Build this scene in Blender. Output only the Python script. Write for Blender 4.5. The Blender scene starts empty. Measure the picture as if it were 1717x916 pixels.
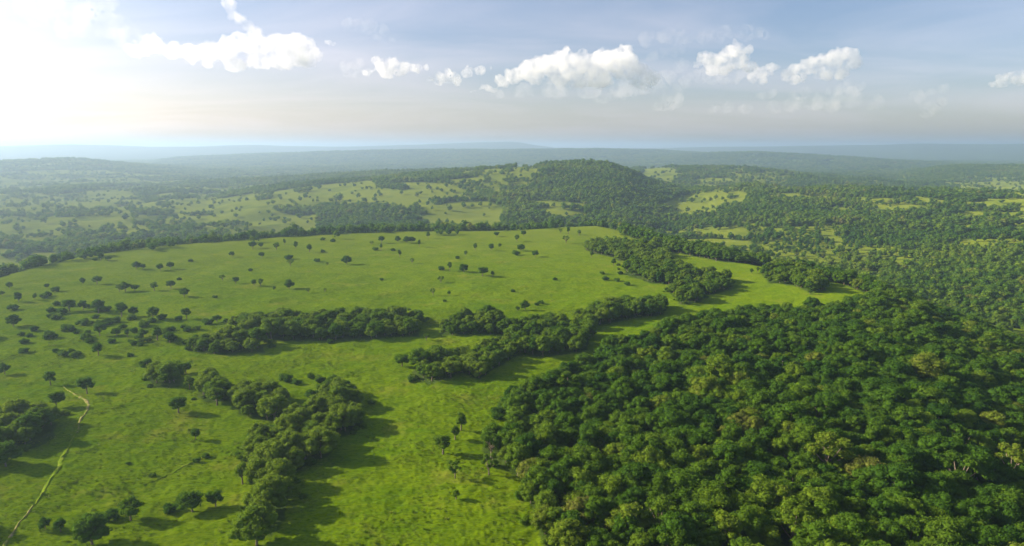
import bpy, bmesh, math, random
import numpy as np
from mathutils import Vector

random.seed(11)
RNG = np.random.default_rng(11)
scene = bpy.context.scene
COL = scene.collection
R = math.radians

# ------------------------------------------------------------------ camera numbers
F, CX, CY = 1160.0, 858.5, 458.0        # focal length and centre in photograph pixels
VH = 247.0                              # row of the true horizon
PITCH = math.atan((CY - VH) / F)
HC = 100.0                              # camera height over the meadow
SP, CP = math.sin(PITCH), math.cos(PITCH)
SUN_AZ, SUN_EL = R(-79.0), R(24.0)


def project(x, y, z):
    dz = z - HC
    cf = y * CP - dz * SP
    cu = y * SP + dz * CP
    ok = cf > 5.0
    c = np.where(ok, cf, 5.0)
    return np.where(ok, CX + F * x / c, -9999.0), np.where(ok, CY - F * cu / c, -9999.0), cf


def pix_dir(u, v):
    """azimuth and tangent of elevation of a pixel's ray"""
    a = (np.asarray(u, float) - CX) / F
    b = (CY - np.asarray(v, float)) / F
    x = a
    y = CP + b * SP
    z = -SP + b * CP
    return np.arctan2(x, y), z / np.hypot(x, y)


# ------------------------------------------------------------------ noise
def _hash(ix, iy, seed):
    h = (ix.astype(np.int64) * 374761393 + iy.astype(np.int64) * 668265263 + seed * 1442695041) & 0xFFFFFFFF
    h = ((h ^ (h >> 13)) * 1274126177) & 0xFFFFFFFF
    h = (h ^ (h >> 16)) & 0xFFFFFF
    return h.astype(np.float64) / float(0xFFFFFF)


def vnoise(x, y, seed=0):
    xi, yi = np.floor(x), np.floor(y)
    fx, fy = x - xi, y - yi
    fx = fx * fx * fx * (fx * (fx * 6 - 15) + 10)
    fy = fy * fy * fy * (fy * (fy * 6 - 15) + 10)
    a, b = _hash(xi, yi, seed), _hash(xi + 1, yi, seed)
    c, d = _hash(xi, yi + 1, seed), _hash(xi + 1, yi + 1, seed)
    return (a + (b - a) * fx) * (1 - fy) + (c + (d - c) * fx) * fy


def fbm(x, y, octaves=4, seed=0, gain=0.5):
    """about -1 .. 1"""
    s, amp, tot = 0.0, 1.0, 0.0
    for o in range(octaves):
        s = s + amp * (vnoise(x * 2 ** o + 17.3 * o, y * 2 ** o - 9.1 * o, seed + o) * 2 - 1)
        tot += amp
        amp *= gain
    return s / tot


def smooth(t):
    t = np.clip(t, 0, 1)
    return t * t * (3 - 2 * t)


# ------------------------------------------------------------------ terrain
CREST = [(-500, 500), (-200, 482), (0, 464), (60, 446), (150, 427), (250, 412), (400, 401), (500, 394), (600, 389),
         (680, 386.5), (760, 386), (850, 386), (930, 381), (1000, 378), (1060, 390), (1120, 411), (1200, 428),
         (1270, 444), (1330, 452), (1400, 466), (1450, 479), (1500, 492), (1560, 506), (1650, 528), (1717, 546), (2000, 600), (2400, 640)]
_caz, _cte = pix_dir([c[0] for c in CREST], [c[1] for c in CREST])
_cD = HC / -_cte


def ridge(pts, dist, wn, wf, tree=6.0):
    az, te = pix_dir([p[0] for p in pts], [p[1] for p in pts])
    z = HC + te * dist - tree
    return az, z, dist, wn, wf


RIDGES = [
    ridge([(120, 372), (250, 358), (350, 337), (430, 320), (520, 307), (600, 300), (640, 296), (700, 290), (760, 284), (850, 276.5),
           (900, 273), (940, 271.5), (990, 270.5), (1020, 272), (1050, 281), (1080, 294), (1110, 305), (1140, 316), (1180, 335), (1300, 372)], 2050, 620, 420, 8),
    ridge([(960, 300), (1040, 286), (1070, 282), (1110, 280), (1160, 278), (1200, 278), (1260, 281), (1330, 289), (1400, 297),
           (1450, 304), (1500, 309), (1560, 313), (1620, 318), (1800, 330)], 3200, 700, 600, 8),
    ridge([(1000, 372), (1060, 352), (1100, 338), (1150, 323), (1200, 315), (1260, 310.5), (1330, 311), (1400, 313), (1500, 315),
           (1600, 317), (1717, 318), (1900, 321), (2300, 330)], 1950, 800, 330, 8),
    ridge([(250, 330), (350, 314), (430, 302), (520, 295), (600, 290), (700, 286), (760, 284), (850, 283), (1000, 290)], 3000, 700, 600, 8),
    ridge([(1380, 312), (1440, 301), (1500, 292), (1560, 280), (1600, 276.5), (1660, 276), (1717, 277), (1900, 280), (2200, 300)], 4700, 800, 700, 8),
    ridge([(-300, 276), (-100, 272), (0, 270.5), (60, 268), (110, 266.5), (150, 268), (200, 273), (260, 279), (330, 284)], 5200, 900, 800, 6),
    ridge([(250, 270), (300, 264), (430, 259), (560, 254), (700, 251.5), (860, 250.5), (1000, 250.5), (1100, 252), (1200, 258)], 8200, 1500, 1200, 4),
    ridge([(1120, 263), (1180, 258), (1260, 255), (1330, 258), (1420, 264), (1500, 270)], 7000, 900, 800, 4),
    ridge([(-900, 246), (-300, 244), (0, 245.5), (60, 243.5), (120, 241.5), (180, 243.5), (250, 246), (330, 246), (380, 244), (430, 243),
           (480, 245), (560, 246), (640, 245), (690, 243), (740, 241), (800, 239), (850, 237.5), (870, 238.5), (900, 244), (930, 248),
           (1000, 249), (1100, 249), (1180, 246.5), (1300, 245.5), (1450, 243.5), (1540, 241), (1600, 241.5), (1660, 242), (1717, 241),
           (1900, 240), (2600, 244)], 15500, 3500, 3000, 0),
]
VALLEY = -52.0


def base_floor(d):
    return VALLEY - 8.0 * smooth((d - 2000) / 3000)


def plateau_mask(x, y):
    d = np.hypot(x, y)
    az = np.arctan2(x, y)
    D = np.interp(az, _caz, _cD)
    D = np.where(np.abs(az) > R(70), D + (520 - D) * smooth((np.abs(az) - R(70)) / R(50)), D)
    W = np.maximum(150.0, 0.36 * D)
    return smooth((d - D * 0.965) / W), D


def height(x, y):
    x, y = np.asarray(x, float), np.asarray(y, float)
    d = np.hypot(x, y)
    az = np.arctan2(x, y)
    s, D = plateau_mask(x, y)
    zp = 3.6 * fbm(x / 150, y / 150, 3, 3) * smooth(1.35 - d / D * 1.15) - 22.0 * smooth((x - 0.42 * y - 20) / 160) * smooth((y - 20) / 100) + 0.85 * fbm(x / 26, y / 22, 3, 8, 0.6) * smooth((900 - d) / 200)
    fl = base_floor(d)
    acc = np.zeros_like(d)
    for (ra, rz, rd, wn, wf) in RIDGES:
        amp = np.maximum(np.interp(az, ra, rz) - base_floor(rd), 0.0)
        lo = np.interp(az, [ra[0] - 0.12, ra[0]], [0, 1]) if rd < 15000 else 1.0
        hi = np.interp(az, [ra[-1], ra[-1] + 0.12], [1, 0]) if rd < 15000 else 1.0
        t = (d - rd) / np.where(d < rd, wn, wf)
        acc = acc + (amp * lo * hi * np.exp(-1.1 * t * t)) ** 3
    zr = acc ** (1 / 3)
    rough = 10.0 * fbm(x / 420, y / 420, 4, 21) + 22.0 * (np.abs(fbm(x / 300 + 5, y / 300, 3, 31)) - 0.25)
    rough = rough * smooth((d - 500) / 500) * (1 - 0.75 * smooth(zr / 70)) * (1 - 0.6 * smooth((d - 3500) / 4000))
    zv = fl + zr + rough
    zv = zv + 9.0 * fbm(x / 900, y / 1400, 4, 33) * smooth((d - 5000) / 2000)
    return zp * (1 - s) + zv * s


def ground_at(u, v):
    """the point of the ground that a pixel of the photograph looks at"""
    az, te = pix_dir(u, v)
    d = np.concatenate([np.arange(60, 1500, 0.5), np.arange(1500, 6000, 5)])
    x, y = d * math.sin(az), d * math.cos(az)
    z = HC + te * d
    h = height(x, y)
    hit = np.nonzero(z <= h)[0]
    i = hit[0] if len(hit) else len(d) - 1
    return float(x[i]), float(y[i]), float(h[i])


# ------------------------------------------------------------------ land cover
FOREST = [  # the big wood, with the tree line along the crest
    [(940, 930), (912, 880), (895, 830), (880, 800), (862, 775), (826, 752), (808, 738), (814, 722), (842, 726), (848, 704), (842, 686),
     (856, 664), (898, 652), (935, 638), (968, 618), (972, 596), (1000, 588), (1040, 578), (1085, 566), (1130, 550), (1180, 536), (1240, 528),
     (1290, 518), (1340, 517), (1385, 515), (1415, 507), (1450, 498), (1476, 490), (1450, 481), (1400, 463), (1330, 448), (1270, 436), (1200, 430),
     (1130, 417), (1070, 396), (1040, 388), (1040, 360), (1300, 380), (1600, 440), (1800, 500), (1800, 930)],
]
GROVES = {
    'belt of trees across the middle of the meadow': [(392, 534), (420, 530), (470, 524), (560, 528), (620, 522), (692, 518), (706, 530), (704, 553), (600, 558), (480, 560), (402, 556), (388, 545)],
    'short belt of trees between the two fields': [(740, 536), (790, 524), (830, 528), (862, 540), (868, 552), (742, 550)],
    'curved belt of trees leading to the wood': [(735, 610), (760, 596), (800, 586), (840, 568), (862, 548), (880, 536), (920, 534), (960, 546), (990, 552), (985, 575), (950, 582),
                                 (900, 582), (860, 588), (826, 604), (800, 620), (770, 612), (745, 620)],
    'small clump at the tip of the curved belt': [(690, 618), (702, 600), (738, 598), (742, 622), (716, 630), (696, 627)],
    'grove on the rise behind the wood': [(948, 548), (965, 528), (1000, 516), (1050, 506), (1108, 504), (1114, 516), (1060, 524), (1010, 534), (985, 546)],
    'grove spilling down from the crest': [(980, 412), (992, 404), (1040, 404), (1075, 408), (1115, 412), (1128, 436), (1160, 456), (1222, 462), (1226, 478), (1200, 484),
                                    (1178, 486), (1176, 498), (1140, 500), (1130, 488), (1122, 470), (1090, 466), (1048, 452), (1046, 442), (1085, 440), (1080, 432), (1040, 430), (1010, 420)],
    'clump on the grass tongue beside the crest': [(1278, 450), (1300, 440), (1340, 446), (1378, 462), (1384, 480), (1360, 484), (1330, 470), (1288, 466)],
    'bright clump standing in the near pasture': [(386, 660), (408, 645), (452, 652), (476, 672), (470, 694), (440, 690), (396, 684)],
    'long clump with a leafy tail in the near pasture': [(570, 640), (596, 640), (606, 668), (606, 694), (575, 716), (540, 748), (510, 754), (492, 780), (478, 820), (470, 850), (452, 878), (424, 876), (420, 840), (428, 805),
                                                     (436, 760), (424, 770), (418, 752), (436, 718), (462, 716), (490, 690), (530, 664)],
    'thicket at the edge of the dirt track': [(-20, 706), (10, 694), (50, 686), (92, 690), (92, 716), (60, 730), (40, 736), (-20, 738)],
    'round thicket in the pasture': [(246, 624), (262, 612), (292, 608), (304, 620), (296, 634), (262, 636)],
    'thicket beside the bright clump': [(322, 652), (340, 632), (378, 634), (382, 656), (340, 662)],
    'row of trees on the way to the meadow belt': [(318, 574), (345, 560), (380, 560), (445, 564), (446, 578), (380, 582), (330, 580)],
}
CLEAR = [  # open grass beyond the crest
    [(385, 348), (400, 335), (470, 318), (560, 305), (630, 299), (632, 313), (720, 322), (760, 333), (700, 335), (640, 328), (560, 330), (500, 335), (440, 343)],
    [(690, 347), (760, 335), (820, 335), (848, 346), (852, 360), (800, 369), (730, 363), (700, 373), (720, 356)],
    [(640, 306), (700, 302), (760, 308), (800, 318), (740, 318), (690, 315)],
    [(860, 276), (918, 276), (908, 289), (866, 288)], [(740, 288), (850, 281), (850, 287), (760, 293)],
    [(918, 331), (975, 337), (986, 346), (930, 347), (880, 338)],
    [(1075, 281), (1120, 279), (1136, 285), (1120, 300), (1085, 291)], [(1150, 305), (1180, 296), (1215, 297), (1248, 304), (1200, 304)],
    [(1100, 346), (1150, 322), (1200, 314), (1260, 311), (1240, 330), (1200, 341), (1160, 346)],
    [(1280, 312), (1365, 311), (1350, 318), (1287, 320)], [(1460, 318), (1620, 320), (1620, 324), (1460, 323)],
    [(1510, 366), (1580, 359), (1642, 352), (1648, 362), (1600, 372), (1550, 373)],
    [(1610, 338), (1717, 330), (1760, 338), (1640, 346)], [(1680, 358), (1760, 356), (1760, 366), (1690, 366)],
    [(1580, 306), (1800, 299), (1800, 312), (1640, 313)], [(1580, 330), (1500, 340), (1440, 336), (1520, 326)],
    [(1125, 381), (1200, 378), (1250, 381), (1290, 392), (1240, 396), (1170, 392)],
    [(128, 361), (245, 357), (252, 373), (140, 379)], [(288, 386), (432, 376), (428, 388), (310, 389)],
    [(-40, 360), (90, 360), (130, 380), (60, 390), (-40, 388)], [(60, 326), (215, 315), (224, 325), (252, 341), (100, 346)],
    [(-40, 411), (60, 414), (30, 428), (-40, 430)], [(130, 398), (210, 400), (205, 404), (140, 404)], [(150, 318), (218, 314), (218, 317), (150, 321)],
    [(370, 332), (330, 342), (300, 352), (345, 338)],
]


def inside(u, v, poly):
    u0, u1 = min(p[0] for p in poly), max(p[0] for p in poly)
    v0, v1 = min(p[1] for p in poly), max(p[1] for p in poly)
    out = np.zeros(u.shape, bool)
    k = np.nonzero((u >= u0) & (u <= u1) & (v >= v0) & (v <= v1))[0]
    if not len(k):
        return out
    uu, vv = u[k], v[k]
    r = np.zeros(len(k), bool)
    j = len(poly) - 1
    for i in range(len(poly)):
        (xi, yi), (xj, yj) = poly[i], poly[j]
        if yi != yj:
            r ^= ((yi > vv) != (yj > vv)) & (uu < (xj - xi) * (vv - yi) / (yj - yi) + xi)
        j = i
    out[k] = r
    return out


def land(x, y, z, lift=4.0):
    """(forest density 0..1, grove index or -1, plateau mask)"""
    d = np.hypot(x, y)
    az = np.arctan2(x, y)
    s, D = plateau_mask(x, y)
    u, v, cf = project(x, y, z + lift)
    jit = np.clip(F / np.maximum(cf, 50), 0.2, 8)
    ju = u + 2.2 * jit * fbm(x / 16, y / 16, 2, 41)
    jv = v + 1.0 * jit * fbm(x / 16 + 9, y / 16, 2, 43)
    front = cf > 20
    dens = np.zeros(d.shape)
    grove = np.full(d.shape, -1)
    on = (s < 0.55)
    # plateau, inside the frame
    for p in FOREST:
        dens[on & front & inside(ju, jv, p)] = 1.0
    for i, p in enumerate(GROVES.values()):
        m = on & front & inside(ju, jv, p)
        dens[m] = 1.0
        grove[m] = i
    # plateau outside the frame
    out = on & ((u < -40) | (u > 1790) | (v > 925) | ~front)
    n = fbm(x / 60, y / 60, 3, 51)
    right = out & (((az > R(8)) & (v > 925) & front & (u > 930)) | (az > R(36)))
    dens[right & (az < R(120))] = 1.0
    dens[out & ~right & (n > 0.42)] = 0.7
    # ragged rim: trees straggle over the crest
    rim = on & front & (az < 0.06) & (d / D > 1.0 + 0.13 * fbm(x / 38, y / 38, 3, 57)) & (d / D > 0.93)
    dens[rim] = np.maximum(dens[rim], 0.55)
    # beyond the crest
    far = s >= 0.06 + 0.30 * np.maximum(-0.15, fbm(x / 45, y / 45, 3, 55))
    nn = fbm(x / 240, y / 240, 4, 61) + 0.5 * fbm(x / 60, y / 60, 2, 67)
    f = np.where(nn > -0.20, 0.92, 0.20)
    clear = np.zeros(d.shape, bool)
    fu, fv = u + 10 * fbm(x / 130, y / 130, 3, 71), v + 2.5 * fbm(x / 130 + 4, y / 130, 3, 73)
    for p in CLEAR:
        clear |= inside(fu, fv, p) | inside(fu, fv - 17.0 * F / np.maximum(cf, 50.0), p)
    nc = fbm(x / 70, y / 70, 3, 77)
    f = np.where(clear & (d > 620), np.where(nc > 0.46, 0.7, 0.035), f)
    # the open slopes to the west hold more fields
    west = smooth((640 - u) / 300) * smooth((d - 700) / 300) * (d < 4500)
    nf = fbm(x / 330, y / 170, 4, 79)
    f = np.where((west > 0.3) & (nf > -0.02) & ~clear, np.where(nc > 0.46, 0.6, 0.035), f)
    m = far & (dens == 0)
    dens[m] = f[m]
    return dens, grove, s


# ------------------------------------------------------------------ helpers
def tag(o, label=None, cat=None, group=None, kind=None):
    for k, t in (('label', label), ('category', cat), ('group', group), ('kind', kind)):
        if t:
            o[k] = t
    return o


def empty(name, loc, rz=0.0):
    o = bpy.data.objects.new(name, None)
    o.empty_display_size = 1.0
    COL.objects.link(o)
    o.location = loc
    o.rotation_euler = (0, 0, rz)
    return o


def new_mesh(name, co, faces_flat, starts, smooth_shade=True):
    me = bpy.data.meshes.new(name)
    me.vertices.add(len(co))
    me.vertices.foreach_set('co', np.asarray(co, np.float32).ravel())
    if len(starts):
        me.loops.add(len(faces_flat))
        me.loops.foreach_set('vertex_index', np.asarray(faces_flat, np.int32))
        me.polygons.add(len(starts))
        me.polygons.foreach_set('loop_start', np.asarray(starts, np.int32))
        me.polygons.foreach_set('use_smooth', np.full(len(starts), smooth_shade))
    me.update(calc_edges=True)
    return me


def add_attr(me, name, typ, dom, data):
    a = me.attributes.new(name, typ, dom)
    a.data.foreach_set('vector' if typ == 'FLOAT_VECTOR' else 'value', np.ascontiguousarray(data).ravel())


class Geo:
    """a growing mesh: vertices, faces, one material index and one random number per face"""
    def __init__(self):
        self.v, self.f, self.m, self.r, self.sm, self.n = [], [], [], [], [], 0

    def add(self, v, f, mat=0, rnd=None, sm=False):
        v = np.asarray(v, float)
        self.v.append(v)
        for k, q in enumerate(f):
            self.f.append([int(i) + self.n for i in q])
            self.m.append(mat)
            self.r.append(random.random() if rnd is None else rnd)
            self.sm.append(sm)
        self.n += len(v)

    def arrays(self):
        starts, flat = [], []
        for q in self.f:
            starts.append(len(flat))
            flat += q
        return np.concatenate(self.v), flat, starts

    def mesh(self, name, mats):
        co, flat, starts = self.arrays()
        me = new_mesh(name, co, flat, starts, False)
        for m in mats:
            me.materials.append(m)
        me.polygons.foreach_set('material_index', np.array(self.m, np.int32))
        me.polygons.foreach_set('use_smooth', np.array(self.sm, bool))
        add_attr(me, 'leaf_random', 'FLOAT', 'FACE', np.array(self.r, np.float32))
        me.update()
        return me


_ICO = {}


def ico(sub):
    if sub not in _ICO:
        bm = bmesh.new()
        bmesh.ops.create_icosphere(bm, subdivisions=sub, radius=1.0)
        _ICO[sub] = (np.array([v.co[:] for v in bm.verts]), [[v.index for v in f.verts] for f in bm.faces])
        bm.free()
    return _ICO[sub]


def tube(g, pts, radii, sides=6, mat=0):
    pts = [Vector(p) for p in pts]
    rings = []
    for i, p in enumerate(pts):
        t = (pts[min(i + 1, len(pts) - 1)] - pts[max(i - 1, 0)]).normalized()
        a = t.cross(Vector((0.3, 1, 0.1))).normalized()
        b = t.cross(a).normalized()
        rings += [(p + radii[i] * (math.cos(2 * math.pi * k / sides) * a + math.sin(2 * math.pi * k / sides) * b))[:] for k in range(sides)]
    f = []
    for i in range(len(pts) - 1):
        for k in range(sides):
            k2 = (k + 1) % sides
            f.append([i * sides + k, i * sides + k2, (i + 1) * sides + k2, (i + 1) * sides + k])
    f.append([(len(pts) - 1) * sides + k for k in range(sides)])
    g.add(rings, f, mat, 0.5, True)


# ------------------------------------------------------------------ materials
def mat_new(name):
    m = bpy.data.materials.new(name)
    m.use_nodes = True
    nt = m.node_tree
    nt.nodes.clear()
    out = nt.nodes.new('ShaderNodeOutputMaterial')
    N = lambda t, **k: _node(nt, t, **k)
    L = lambda a, b: nt.links.new(a, b)
    return m, nt, out, N, L


def _node(nt, t, **k):
    n = nt.nodes.new(t)
    for a, b in k.items():
        setattr(n, a, b)
    return n


def ramp(N, stops):
    r = N('ShaderNodeValToRGB')
    e = r.color_ramp.elements
    while len(e) < len(stops):
        e.new(0.5)
    for q, (p, c) in zip(e, stops):
        q.position = p
        q.color = (*c, 1)
    return r


def leaf_material():
    m, nt, out, N, L = mat_new('leaves')
    at = N('ShaderNodeAttribute', attribute_type='INSTANCER', attribute_name='tint')
    lr = N('ShaderNodeAttribute', attribute_name='leaf_random')
    sc = N('ShaderNodeMath', operation='MULTIPLY_ADD')
    L(lr.outputs['Fac'], sc.inputs[0])
    sc.inputs[1].default_value = 0.22
    L(at.outputs['Fac'], sc.inputs[2])
    sub = N('ShaderNodeMath', operation='SUBTRACT')
    L(sc.outputs[0], sub.inputs[0])
    sub.inputs[1].default_value = 0.11
    r = ramp(N, [(0.0, (0.032, 0.084, 0.011)), (0.25, (0.060, 0.132, 0.011)), (0.5, (0.100, 0.175, 0.013)), (0.7, (0.148, 0.220, 0.016)),
                 (0.85, (0.155, 0.185, 0.026)), (1.0, (0.145, 0.140, 0.042))])
    L(sub.outputs[0], r.inputs[0])
    d = N('ShaderNodeBsdfDiffuse')
    t = N('ShaderNodeBsdfTranslucent')
    L(r.outputs[0], d.inputs[0])
    L(r.outputs[0], t.inputs[0])
    mx = N('ShaderNodeMixShader')
    mx.inputs[0].default_value = 0.44
    L(d.outputs[0], mx.inputs[1])
    L(t.outputs[0], mx.inputs[2])
    L(mx.outputs[0], out.inputs[0])
    return m


def bark_material():
    m, nt, out, N, L = mat_new('bark')
    tc = N('ShaderNodeTexCoord')
    n = N('ShaderNodeTexNoise')
    n.inputs['Scale'].default_value = 30
    L(tc.outputs['Object'], n.inputs['Vector'])
    r = ramp(N, [(0.3, (0.10, 0.08, 0.055)), (0.7, (0.26, 0.21, 0.15))])
    L(n.outputs[0], r.inputs[0])
    d = N('ShaderNodeBsdfDiffuse')
    L(r.outputs[0], d.inputs[0])
    L(d.outputs[0], out.inputs[0])
    return m


def ground_material():
    m, nt, out, N, L = mat_new('ground_cover')
    tc = N('ShaderNodeTexCoord')

    def noise(scale, detail=4.0, rough=0.55, stretch=None):
        n = N('ShaderNodeTexNoise')
        n.inputs['Scale'].default_value = scale
        n.inputs['Detail'].default_value = detail
        n.inputs['Roughness'].default_value = rough
        src = tc.outputs['Object']
        if stretch:
            mp = N('ShaderNodeMapping')
            mp.inputs['Scale'].default_value = stretch
            L(src, mp.inputs['Vector'])
            src = mp.outputs[0]
        L(src, n.inputs['Vector'])
        return n.outputs[0]

    def mix(f, a, b):
        n = N('ShaderNodeMix', data_type='RGBA')
        for s, v in ((n.inputs[0], f), (n.inputs[6], a), (n.inputs[7], b)):
            if isinstance(v, tuple):
                s.default_value = (*v, 1)
            elif isinstance(v, float):
                s.default_value = v
            else:
                L(v, s)
        return n.outputs[2]

    patch = ramp(N, [(0.38, (0, 0, 0)), (0.62, (1, 1, 1))])
    L(noise(0.02, 8, 0.68), patch.inputs[0])
    g = mix(patch.outputs[0], (0.080, 0.158, 0.001), (0.138, 0.206, 0.003))
    fine = ramp(N, [(0.40, (0, 0, 0)), (0.70, (1, 1, 1))])
    L(noise(0.12, 9, 0.72, (0.6, 1.5, 1)), fine.inputs[0])
    g = mix(fine.outputs[0], g, (0.148, 0.212, 0.004))
    tuft = ramp(N, [(0.47, (0, 0, 0)), (0.68, (1, 1, 1))])
    L(noise(0.9, 5, 0.7, (0.6, 1.4, 1)), tuft.inputs[0])
    g = mix(tuft.outputs[0], g, (0.050, 0.104, 0.001))
    yellowing = ramp(N, [(0.55, (0, 0, 0)), (0.74, (0.6, 0.6, 0.6))])  # dry patches scattered by noise
    L(noise(0.035, 9, 0.72), yellowing.inputs[0])
    g = mix(yellowing.outputs[0], g, (0.27, 0.245, 0.04))
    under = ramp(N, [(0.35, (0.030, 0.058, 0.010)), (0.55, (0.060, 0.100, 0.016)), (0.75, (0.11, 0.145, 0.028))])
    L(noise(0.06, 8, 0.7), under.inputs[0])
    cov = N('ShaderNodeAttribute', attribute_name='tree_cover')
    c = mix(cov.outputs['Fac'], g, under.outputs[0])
    fw = N('ShaderNodeAttribute', attribute_name='distant_wood')
    wood = ramp(N, [(0.3, (0.026, 0.048, 0.010)), (0.55, (0.042, 0.072, 0.014)), (0.72, (0.11, 0.14, 0.035))])
    L(noise(0.004, 8, 0.75), wood.inputs[0])
    c = mix(fw.outputs['Fac'], c, wood.outputs[0])
    far_tone = N('ShaderNodeAttribute', attribute_name='far_yellow')
    c = mix(far_tone.outputs['Fac'], c, (0.215, 0.225, 0.026))  # shifts the more distant grass towards yellow
    b1 = N('ShaderNodeBump')
    b1.inputs['Strength'].default_value = 1.0
    b1.inputs['Distance'].default_value = 0.55
    L(noise(0.45, 7, 0.62, (0.7, 1.3, 1)), b1.inputs['Height'])
    d = N('ShaderNodeBsdfDiffuse')
    d.inputs['Roughness'].default_value = 0.6
    L(c, d.inputs[0])
    L(b1.outputs[0], d.inputs['Normal'])
    L(d.outputs[0], out.inputs[0])
    return m


def worn_material():
    m, nt, out, N, L = mat_new('worn_grass')
    tc = N('ShaderNodeTexCoord')
    n = N('ShaderNodeTexNoise')
    n.inputs['Scale'].default_value = 0.8
    L(tc.outputs['Object'], n.inputs['Vector'])
    r = ramp(N, [(0.4, (0.10, 0.17, 0.004)), (0.65, (0.17, 0.205, 0.02))])
    L(n.outputs[0], r.inputs[0])
    d = N('ShaderNodeBsdfDiffuse')
    L(r.outputs[0], d.inputs[0])
    L(d.outputs[0], out.inputs[0])
    return m


def soil_material():
    m, nt, out, N, L = mat_new('pale_soil')
    tc = N('ShaderNodeTexCoord')
    n = N('ShaderNodeTexNoise')
    n.inputs['Scale'].default_value = 0.5
    n.inputs['Detail'].default_value = 6
    L(tc.outputs['Object'], n.inputs['Vector'])
    r = ramp(N, [(0.38, (0.11, 0.17, 0.01)), (0.52, (0.19, 0.185, 0.05)), (0.70, (0.30, 0.24, 0.12))])
    L(n.outputs[0], r.inputs[0])
    d = N('ShaderNodeBsdfDiffuse')
    L(r.outputs[0], d.inputs[0])
    L(d.outputs[0], out.inputs[0])
    return m


LEAF, BARK, GROUND, SOIL, WORN = leaf_material(), bark_material(), ground_material(), soil_material(), worn_material()


# ------------------------------------------------------------------ ground: one polar sheet from the camera's foot to the horizon
def micro(x, y):
    d = np.hypot(x, y)
    a = smooth((1000 - d) / 700)
    return a * (0.46 * fbm(x / 6.2, y / 5.0, 3, 91, 0.6) + 0.22 * fbm(x / 1.9, y / 1.5, 2, 95) + 0.12 * fbm(x / 0.8, y / 0.8, 1, 98))


def build_ground():
    azf = np.arange(-50, 50.01, 0.105)
    azb = np.arange(50, 310, 4.0)[1:]
    az = np.radians(np.concatenate([azf, azb]))
    rad = [4.0]
    while rad[-1] < 60000:
        r = rad[-1]
        rad.append(r * (1.10 if r < 110 else 1.0042 if r < 900 else 1.0065 if r < 5000 else 1.012 if r < 20000 else 1.1))
    rad = np.array(rad)
    A, Dd = np.meshgrid(az, rad)
    x, y = (Dd * np.sin(A)).ravel(), (Dd * np.cos(A)).ravel()
    h = height(x, y)
    dens, grove, s = land(x, y, h)
    z = h + micro(x, y)
    nr, na = len(rad), len(az)
    co = np.column_stack([x, y, z])
    co = np.vstack([co, [[0, 0, float(height(np.array([0.0]), np.array([0.0]))[0])]]])
    i, j = np.meshgrid(np.arange(nr - 1), np.arange(na), indexing='ij')
    j2 = (j + 1) % na
    q = np.stack([i * na + j, (i + 1) * na + j, (i + 1) * na + j2, i * na + j2], -1).reshape(-1, 4)[:, ::-1]
    jj = np.arange(na)
    tri = np.stack([np.full(na, nr * na), jj, (jj + 1) % na], -1)[:, ::-1]
    flat = np.concatenate([q.ravel(), tri.ravel()])
    starts = np.concatenate([np.arange(len(q)) * 4, len(q) * 4 + np.arange(na) * 3])
    me = new_mesh('ground', co, flat, starts)
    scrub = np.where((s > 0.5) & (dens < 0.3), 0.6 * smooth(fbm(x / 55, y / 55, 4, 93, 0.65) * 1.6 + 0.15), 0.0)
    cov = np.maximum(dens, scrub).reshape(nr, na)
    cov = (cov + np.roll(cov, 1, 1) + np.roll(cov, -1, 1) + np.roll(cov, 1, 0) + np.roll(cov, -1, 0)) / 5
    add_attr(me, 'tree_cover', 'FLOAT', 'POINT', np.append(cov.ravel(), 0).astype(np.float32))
    yellowing = smooth((np.hypot(x, y) - 350) / 900) * 0.55 * smooth((6000 - np.hypot(x, y)) / 1500)  # grass made yellower with distance from the camera
    add_attr(me, 'far_yellow', 'FLOAT', 'POINT', np.append(yellowing * (1 - cov.ravel()), 0).astype(np.float32))
    add_attr(me, 'distant_wood', 'FLOAT', 'POINT', np.append(smooth((np.hypot(x, y) - 6500) / 2000), 0).astype(np.float32))
    me.materials.append(GROUND)
    o = bpy.data.objects.new('ground', me)
    COL.objects.link(o)
    tag(o, kind='structure')


build_ground()


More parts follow.
